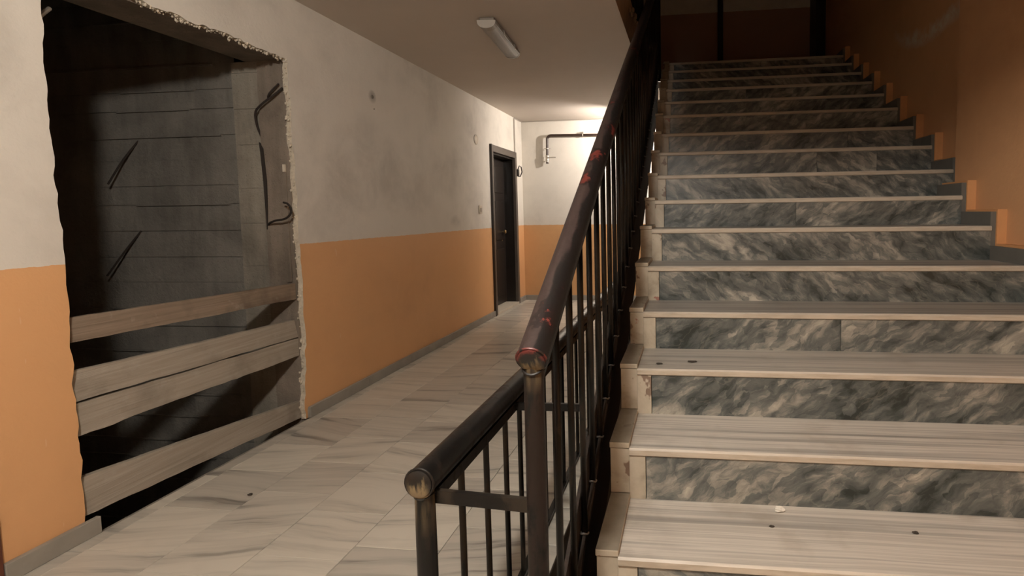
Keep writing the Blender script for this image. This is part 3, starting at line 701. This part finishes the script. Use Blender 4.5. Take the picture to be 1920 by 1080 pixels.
# ================================================================== DOORS
dx = XL
door1 = struct(thing('door_1', 'dark brown panelled door with a grey frame at the end of the corridor', 'door', (dx, 6.81, 0.0)))
del door1['category']
def d1(o): return attach(o, door1)
FY0, FY1, FZ = 6.331, 7.292, 2.132
bm = bmesh.new()
for b in ((dx - 0.02, dx + 0.022, FY0, FY0 + 0.062, 0.0, FZ), (dx - 0.02, dx + 0.022, FY1 - 0.070, FY1, 0.0, FZ), (dx - 0.02, dx + 0.022, FY0 + 0.062, FY1 - 0.07, FZ - 0.085, FZ)): box(bm, *b, bev=0.003)
d1(bm_obj('architrave', bm, m_doorframe))
d1(box_obj('architrave_edge', (dx, dx + 0.028, FY0 - 0.012, FY0 + 0.006, 0.0, FZ + 0.002), m_door))
bm = bmesh.new()
for b in ((dx - 0.215, dx - 0.02, FY0 + 0.01, FY0 + 0.055, 0.03, FZ - 0.06), (dx - 0.215, dx - 0.02, FY1 - 0.055, FY1 - 0.01, 0.03, FZ - 0.06), (dx - 0.215, dx - 0.02, FY0 + 0.055, FY1 - 0.055, FZ - 0.105, FZ - 0.06)): box(bm, *b)
d1(bm_obj('jamb_lining', bm, m_door))
leaf = d1(box_obj('door_leaf', (dx - 0.20, dx - 0.155, FY0 + 0.056, FY1 - 0.056, 0.04, FZ - 0.106), m_door))
for (za, zb) in ((0.16, 0.80), (0.92, 1.45), (1.56, 1.92)):
    for (ya, yb2) in ((FY0 + 0.13, 6.77), (6.85, FY1 - 0.13)):
        bm = bmesh.new(); box(bm, dx - 0.157, dx - 0.143, ya, yb2, za, zb, bev=0.006); o = bm_obj('panel', bm, m_door); o.parent = leaf
bm = bmesh.new(); lathe(bm, [(0.022, 0.0), (0.022, 0.006), (0.010, 0.010), (0.010, 0.032), (0.026, 0.042), (0.027, 0.058), (0.012, 0.066)], (dx - 0.155, 7.10, 1.03), 'x', 16)
o = bm_obj('door_knob', bm, m_brass, smooth=True); o.parent = leaf
o = box_obj('lock_plate', (dx - 0.156, dx - 0.150, 7.085, 7.115, 0.90, 0.98), m_brass); o.parent = leaf
d1(box_obj('threshold', (dx - 0.22, dx + 0.024, FY0 + 0.06, FY1 - 0.06, 0.0, 0.034), m_threshold, None, 0.003))
struct(box_obj('wall_behind_door', (dx - 0.30, dx - 0.22, FY0 - 0.1, FY1 + 0.1, 0.0, FZ + 0.1), m_door))
m_red_door = simple('dark_red_brown_frame', (0.10, 0.030, 0.016), 0.4, var=0.3, scale=14)
door2 = struct(thing('door_2', 'dark red-brown door frame at the left edge of the wall', 'door', (dx, 1.05, 0.0))); del door2['category']
for b in ((dx, dx + 0.02, 1.43, 1.512, 0.0, 2.1), (dx, dx + 0.02, 0.55, 0.63, 0.0, 2.1), (dx, dx + 0.02, 0.63, 1.43, 2.02, 2.1)): attach(box_obj('architrave', b, m_red_door, None, 0.003), door2)
leaf2 = attach(box_obj('door_leaf', (dx, dx + 0.010, 0.63, 1.43, 0.01, 2.02), m_red_door), door2)
for (za, zb) in ((0.15, 0.85), (1.0, 1.88)):
    for (ya, yb2) in ((0.72, 0.99), (1.07, 1.34)):
        bm = bmesh.new(); box(bm, dx + 0.009, dx + 0.018, ya, yb2, za, zb, bev=0.004); o = bm_obj('panel', bm, m_red_door); o.parent = leaf2

# ================================================================== FIXTURES ON THE WALLS
# pipe on the far wall
ypp = YF - 0.055
pipe = thing('wall_pipe', 'dark brown bent pipe with a tap on the far white wall', 'pipe', (-2.02, ypp, 2.03))
pts = [(-0.60, ypp, 2.368)] + [(-1.0, ypp, 2.376), (-1.5, ypp, 2.385), (-1.955, ypp, 2.391)]
for i in range(1, 7):
    a = math.pi / 2 * i / 6; pts.append((-1.955 - 0.055 * math.sin(a), ypp, 2.391 - 0.055 * (1 - math.cos(a))))
pts += [(-2.012, ypp, 2.2), (-2.014, ypp, 2.10)]
attach(tube_obj('pipe', pts, 0.019, m_pipe, seg=14), pipe)
for (c, ax) in (((-1.49, ypp, 2.385), 'x'), ((-2.012, ypp, 2.205), 'z')):
    bm = bmesh.new(); lathe(bm, [(0.024, -0.007), (0.026, -0.004), (0.026, 0.004), (0.024, 0.007)], c, ax, 16)
    if ax == 'x': box(bm, c[0] - 0.006, c[0] + 0.006, YF - 0.035, YF, c[2] - 0.004, c[2] + 0.05); box(bm, c[0] - 0.006, c[0] + 0.006, ypp - 0.006, ypp + 0.006, c[2] + 0.024, c[2] + 0.045)
    else: box(bm, c[0] - 0.048, c[0] + 0.048, ypp - 0.007, ypp + 0.004, c[2] - 0.004, c[2] + 0.004)
    attach(bm_obj('clamp', bm, m_steel, smooth=False), pipe)
bm = bmesh.new(); lathe(bm, [(0.020, 0.10), (0.024, 0.095), (0.024, 0.070), (0.019, 0.066), (0.025, 0.050), (0.025, 0.030), (0.021, 0.026), (0.021, 0.004), (0.016, 0.0)], (-2.015, ypp, 2.012), 'z', 14)
tap = attach(bm_obj('tap', bm, m_steel, smooth=True), pipe)
box_obj('tap_handle', (-2.01, -1.885, ypp - 0.028, ypp - 0.020, 2.068, 2.084), m_steel, tap, 0.002).matrix_parent_inverse = Matrix.Identity(4)
bm = bmesh.new(); lathe(bm, [(0.020, 0.0), (0.020, -0.02), (0.012, -0.022)], (-2.015, ypp, 2.012), 'z', 14); o = bm_obj('outlet', bm, m_pipe, smooth=True); o.parent = tap
# cable conduit and the little black box beside the door
cond = thing('cable_conduit', 'thin painted cable conduit running down the left wall to the door corner', 'conduit', (XL, 7.262, 2.13))
attach(tube_obj('conduit', [(XL + 0.010, 7.262, 2.13), (XL + 0.010, 7.262, 2.60)], 0.010, m_conduit, seg=8), cond)
attach(tube_obj('ceiling_run', [(XL + 0.012, 7.262, 2.603), (XL + 0.012, YF - 0.01, 2.603), (XL + 0.2, YF - 0.012, 2.603), (-0.6, YF - 0.012, 2.603)], 0.006, m_conduit, seg=8), cond)
hk = thing('wall_hook', 'small black hook with a hanging bracket on the door frame side', 'hook', (XL, 7.30, 1.80))
attach(box_obj('mount', (XL, XL + 0.045, 7.288, 7.330, 1.80, 1.90), m_door, None, 0.006), hk)
attach(tube_obj('hook', [(XL + 0.03, 7.31, 1.90), (XL + 0.05, 7.315, 1.95), (XL + 0.075, 7.318, 1.93), (XL + 0.085, 7.32, 1.86), (XL + 0.06, 7.32, 1.80), (XL + 0.03, 7.32, 1.80)], 0.008, m_door, seg=8), hk)
# round cover, bell push, nail hole
rc = thing('junction_cover', 'round painted junction box cover on the white wall beside the far door', 'cover', (XL, 5.90, 2.128))
bm = bmesh.new(); lathe(bm, [(0.052, 0.0), (0.052, 0.006), (0.046, 0.011), (0.012, 0.012)], (XL, 5.90, 2.128), 'x', 24); attach(bm_obj('disc', bm, m_cream, smooth=True), rc)
bm = bmesh.new(); tube(bm, [(XL + 0.002, 5.90 + 0.054 * math.cos(t), 2.128 + 0.054 * math.sin(t)) for t in [2 * math.pi * i / 24 for i in range(25)]], 0.005, 6); attach(bm_obj('rim', bm, m_conduit, smooth=True), rc)
bp_ = thing('bell_push', 'small cream bell push on the white wall left of the door', 'bell push', (XL, 5.955, 1.33))
attach(box_obj('plate', (XL, XL + 0.016, 5.915, 5.995, 1.285, 1.378), m_cream, None, 0.004), bp_)
attach(box_obj('button', (XL + 0.016, XL + 0.024, 5.938, 5.972, 1.305, 1.350), m_conduit, None, 0.003), bp_)
ph = thing('wall_plug', 'dark plug hole with a smudge high on the white wall', 'plug', (XL, 3.90, 2.19))
bm = bmesh.new(); lathe(bm, [(0.016, 0.0), (0.014, 0.004), (0.006, 0.005), (0.004, 0.001)], (XL, 3.90, 2.19), 'x', 12); attach(bm_obj('rim', bm, m_lamp_base, smooth=True), ph)
bm = bmesh.new(); lathe(bm, [(0.006, 0.0), (0.005, 0.004), (0.002, 0.0045)], (XL, 3.915, 2.10), 'x', 8); attach(bm_obj('nail_head', bm, m_lamp_base), ph)

# unlit ceiling light in the corridor -------------------------------------------------
fx = thing('ceiling_light', 'unlit grey fluorescent fitting with a clear ribbed cover on the corridor ceiling', 'ceiling light', (-1.386, 3.93, ZC))
fx.rotation_euler = (0, 0, math.radians(5.0))
bm = bmesh.new(); box(bm, -0.050, 0.050, -0.36, 0.36, -0.030, 0.0, bev=0.006); bm_obj('housing', bm, m_lamp_base, fx)
bm = bmesh.new(); n = 12; prof = [(-0.062 * math.cos(math.pi * i / n), -0.022 - 0.050 * math.sin(math.pi * i / n) ** 0.7) for i in range(n + 1)]
prism(bm, prof, 'y', -0.315, 0.355); bm_obj('diffuser', bm, m_diff, fx, smooth=True)
bm = bmesh.new(); prof2 = [(x * 1.03, z * 1.05 if z < -0.022 else z) for x, z in prof]; prism(bm, prof2, 'y', -0.372, -0.312); bm_obj('end_cap', bm, m_lamp_cap, fx)
bm = bmesh.new(); prism(bm, prof2, 'y', 0.350, 0.364); bm_obj('end_cap', bm, m_lamp_cap, fx)
for xx in (-0.024, 0.024):
    bm = bmesh.new(); tube(bm, [(xx, -0.30, -0.046), (xx, 0.34, -0.046)], 0.0125, 12); bm_obj('fluorescent_tube', bm, m_cream, fx, smooth=True)
for yy in (-0.12, 0.20):
    bm = bmesh.new(); box(bm, 0.054, 0.064, yy - 0.012, yy + 0.012, -0.045, -0.012, bev=0.002); bm_obj('clip', bm, m_steel, fx)

# lamps that light the place: a globe over the entrance, a bulb with an added shield at the corridor end
def lamp(name, label, loc, watts, col, rad, cz, shield=None):
    """a glass globe that gives off the light itself, on a short stem under the ceiling"""
    t = thing(name, label, 'lamp', (loc[0], loc[1], cz)); drop = loc[2] - cz
    bm = bmesh.new(); lathe(bm, [(0.045, 0.0), (0.045, -0.010), (0.018, -0.018)], (0, 0, 0), 'z', 20); bm_obj('ceiling_rose', bm, m_cream, t, smooth=True)
    if -drop > rad + 0.03:
        bm = bmesh.new(); tube(bm, [(0, 0, -0.015), (0, 0, drop + rad + 0.02)], 0.005, 8); bm_obj('flex', bm, m_lamp_base, t)
    bm = bmesh.new(); lathe(bm, [(0.019, drop + rad + 0.03), (0.020, drop + rad * 0.97), (0.016, drop + rad * 0.95)], (0, 0, 0), 'z', 14); bm_obj('lamp_holder', bm, m_lamp_base, t, smooth=True)
    bm = bmesh.new(); g = bmesh.ops.create_uvsphere(bm, u_segments=24, v_segments=14, radius=rad)
    for v in g['verts']: v.co.z += drop
    bm_obj('globe', bm, bulb_mat(name + '_glow', col, watts / (4 * math.pi ** 2 * rad * rad)), t, smooth=True)
    if shield:                      # added light shade, open towards the wall, cutting spill down the corridor
        a0, a1, R, h = shield; n = 18; bm = bmesh.new(); prof = []
        arc = [math.radians(a0 + (a1 - a0) * i / n) for i in range(n + 1)]
        poly = [(R * math.cos(q), R * math.sin(q)) for q in arc] + [((R + 0.003) * math.cos(q), (R + 0.003) * math.sin(q)) for q in reversed(arc)]
        for i in range(n):
            a, b, c, d = poly[i], poly[i+1], poly[2*n - i], poly[2*n + 1 - i]
            prism(bm, [a, b, c, d], 'z', drop - h * 0.55, drop + 0.062)
        prism(bm, [(R * 1.6 * math.cos(q), R * 1.6 * math.sin(q)) for q in [2 * math.pi * i / 24 for i in range(24)]], 'z', drop + 0.062, drop + 0.065)
        bm_obj('spill_shield', bm, m_lamp_cap, t)
    return t
lamp('entrance_lamp', 'lit bulb hanging from the entrance ceiling behind the viewer', NEAR_LAMP, NEAR_W, NEAR_C, 0.085, ZC)
lamp('corridor_lamp', 'lit bulb with an added light shade near the far wall, behind the stair railing', FAR_LAMP, FAR_W, FAR_C, 0.035, ZC, shield=(208, 400, 0.10, 0.26))

# ================================================================== BITS IN THE SHAFT OPENING AND ON THE STAIRS
def bent(name, pts, rad, label, seg=8, mats=None, cat='rebar'):
    P = [Vector(p) for p in pts]; out = []
    for i in range(len(P) - 1):
        p0, p1, p2, p3 = P[max(i-1, 0)], P[i], P[i+1], P[min(i+2, len(P)-1)]
        for k in range(6):
            t = k / 6; out.append(0.5 * ((2*p1) + (p2-p0)*t + (2*p0-5*p1+4*p2-p3)*t*t + (3*p1-p0-3*p2+p3)*t**3))
    out.append(P[-1]); bm = bmesh.new(); tube(bm, out, rad, seg)
    return tag(bm_obj(name, bm, mats or m_rust, smooth=True), label, cat)
bent('bent_rebar', [(-2.445, 3.02, 2.06), (-2.50, 3.01, 2.015), (-2.57, 3.0, 1.965), (-2.625, 3.01, 1.92), (-2.640, 3.03, 1.85), (-2.633, 3.052, 1.78)], 0.0065, 'rusty bent reinforcing bar high on the shaft jamb')
bent('bent_rebar', [(-2.465, 3.015, 2.085), (-2.52, 3.01, 2.035), (-2.545, 3.02, 2.01), (-2.56, 3.045, 2.0)], 0.005, 'short rusty bar stub beside the high bent bar on the shaft jamb')
bent('bent_rebar', [(-2.615, 3.05, 1.225), (-2.585, 3.02, 1.238), (-2.52, 2.99, 1.255), (-2.44, 2.97, 1.265), (-2.395, 2.96, 1.290), (-2.385, 2.96, 1.325), (-2.405, 2.96, 1.355), (-2.44, 2.97, 1.365)], 0.0065, 'rusty hooked reinforcing bar curling out at mid height of the jamb')
bent('steel_rod', [(-3.53, 3.09, 1.79), (-3.60, 3.04, 1.66), (-3.68, 3.0, 1.50)], 0.006, 'upper dark steel rod sticking out of the shaft wall', cat='rod')
bent('steel_rod', [(-3.54, 3.09, 1.225), (-3.63, 3.04, 1.08), (-3.74, 3.0, 0.91)], 0.006, 'lower dark steel rod sticking out of the shaft wall', cat='rod')
bent('steel_rod', [(-2.444, 1.775, 2.02), (-2.47, 1.83, 2.075), (-2.48, 1.86, 2.105)], 0.008, 'pale rod end jutting from the upper left edge of the shaft opening', cat='rod', mats=m_steel)
# dark vertical strip on the jamb
bm = bmesh.new(); prism(bm, [(-2.636, 1.74), (-2.612, 1.70), (-2.600, 1.50), (-2.606, 1.30), (-2.616, 1.20), (-2.622, 1.50), (-2.630, 1.66)], 'y', 3.033, 3.045)
o = bm_obj('dark_strip', bm, simple('dark_strip_brown', (0.03, 0.023, 0.018), 0.8), wall_shaft)
box_obj('plaster_tag', (-2.478, -2.462, 3.022, 3.032, 1.555, 1.60), m_cream, wall_shaft)

def scrap(name, c, s, label, cat, mats, seed, flat=0.5):
    rr = random.Random(seed); bm = bmesh.new(); g = bmesh.ops.create_icosphere(bm, subdivisions=2, radius=s)
    for v in g['verts']:
        k = rr.uniform(0.55, 1.15); v.co = Vector((v.co.x * k * 1.25, v.co.y * k, v.co.z * k * flat))
    zmin = min(v.co.z for v in bm.verts)
    for v in bm.verts: v.co.z -= zmin
    o = bm_obj(name, bm, mats); o.location = c; return tag(o, label, cat)
scrap('crumpled_paper', (0.294, 1.745, 0.2825), 0.015, 'small crumpled white paper scrap on the lowest visible tread', 'paper', m_paper, 1, 0.5)
scrap('debris_chip', (0.688, 1.661, 0.2825), 0.009, 'dark chip on the right part of the lowest visible tread', 'debris', m_dirt, 2, 0.25)
scrap('debris_chip', (0.257, 1.653, 0.2825), 0.007, 'small dark chip just in front of the crumpled paper scrap', 'debris', m_dirt, 3, 0.25)
scrap('bottle_cap', (0.012, 2.198, 0.6515), 0.017, 'flat dark disc lying on the third visible tread from below', 'debris', m_dirt, 4, 0.12)
scrap('debris_chip', (-0.122, 2.157, 0.6515), 0.012, 'thin dark flake beside the edging on the third visible tread', 'debris', m_dirt, 5, 0.15)
scrap('debris_chip', (-2.01, 2.14, 0.0005), 0.010, 'tiny dark crumb on the marble floor near the lowest plank', 'debris', m_dirt, 6, 0.5)
# upper landing: pipe and dark corner duct
tag(tube_obj('riser_pipe', [(0.45, YF - 0.05, ZL - 0.01), (0.45, YF - 0.05, ZTOP)], 0.038, m_door, seg=14), 'dark vertical pipe on the shadowy wall of the upper landing', 'pipe')
tag(box_obj('corner_duct', (1.645, XR2, 7.25, YF, ZL - 0.01, ZTOP), m_door), 'black boxed duct in the corner of the upper landing', 'duct')
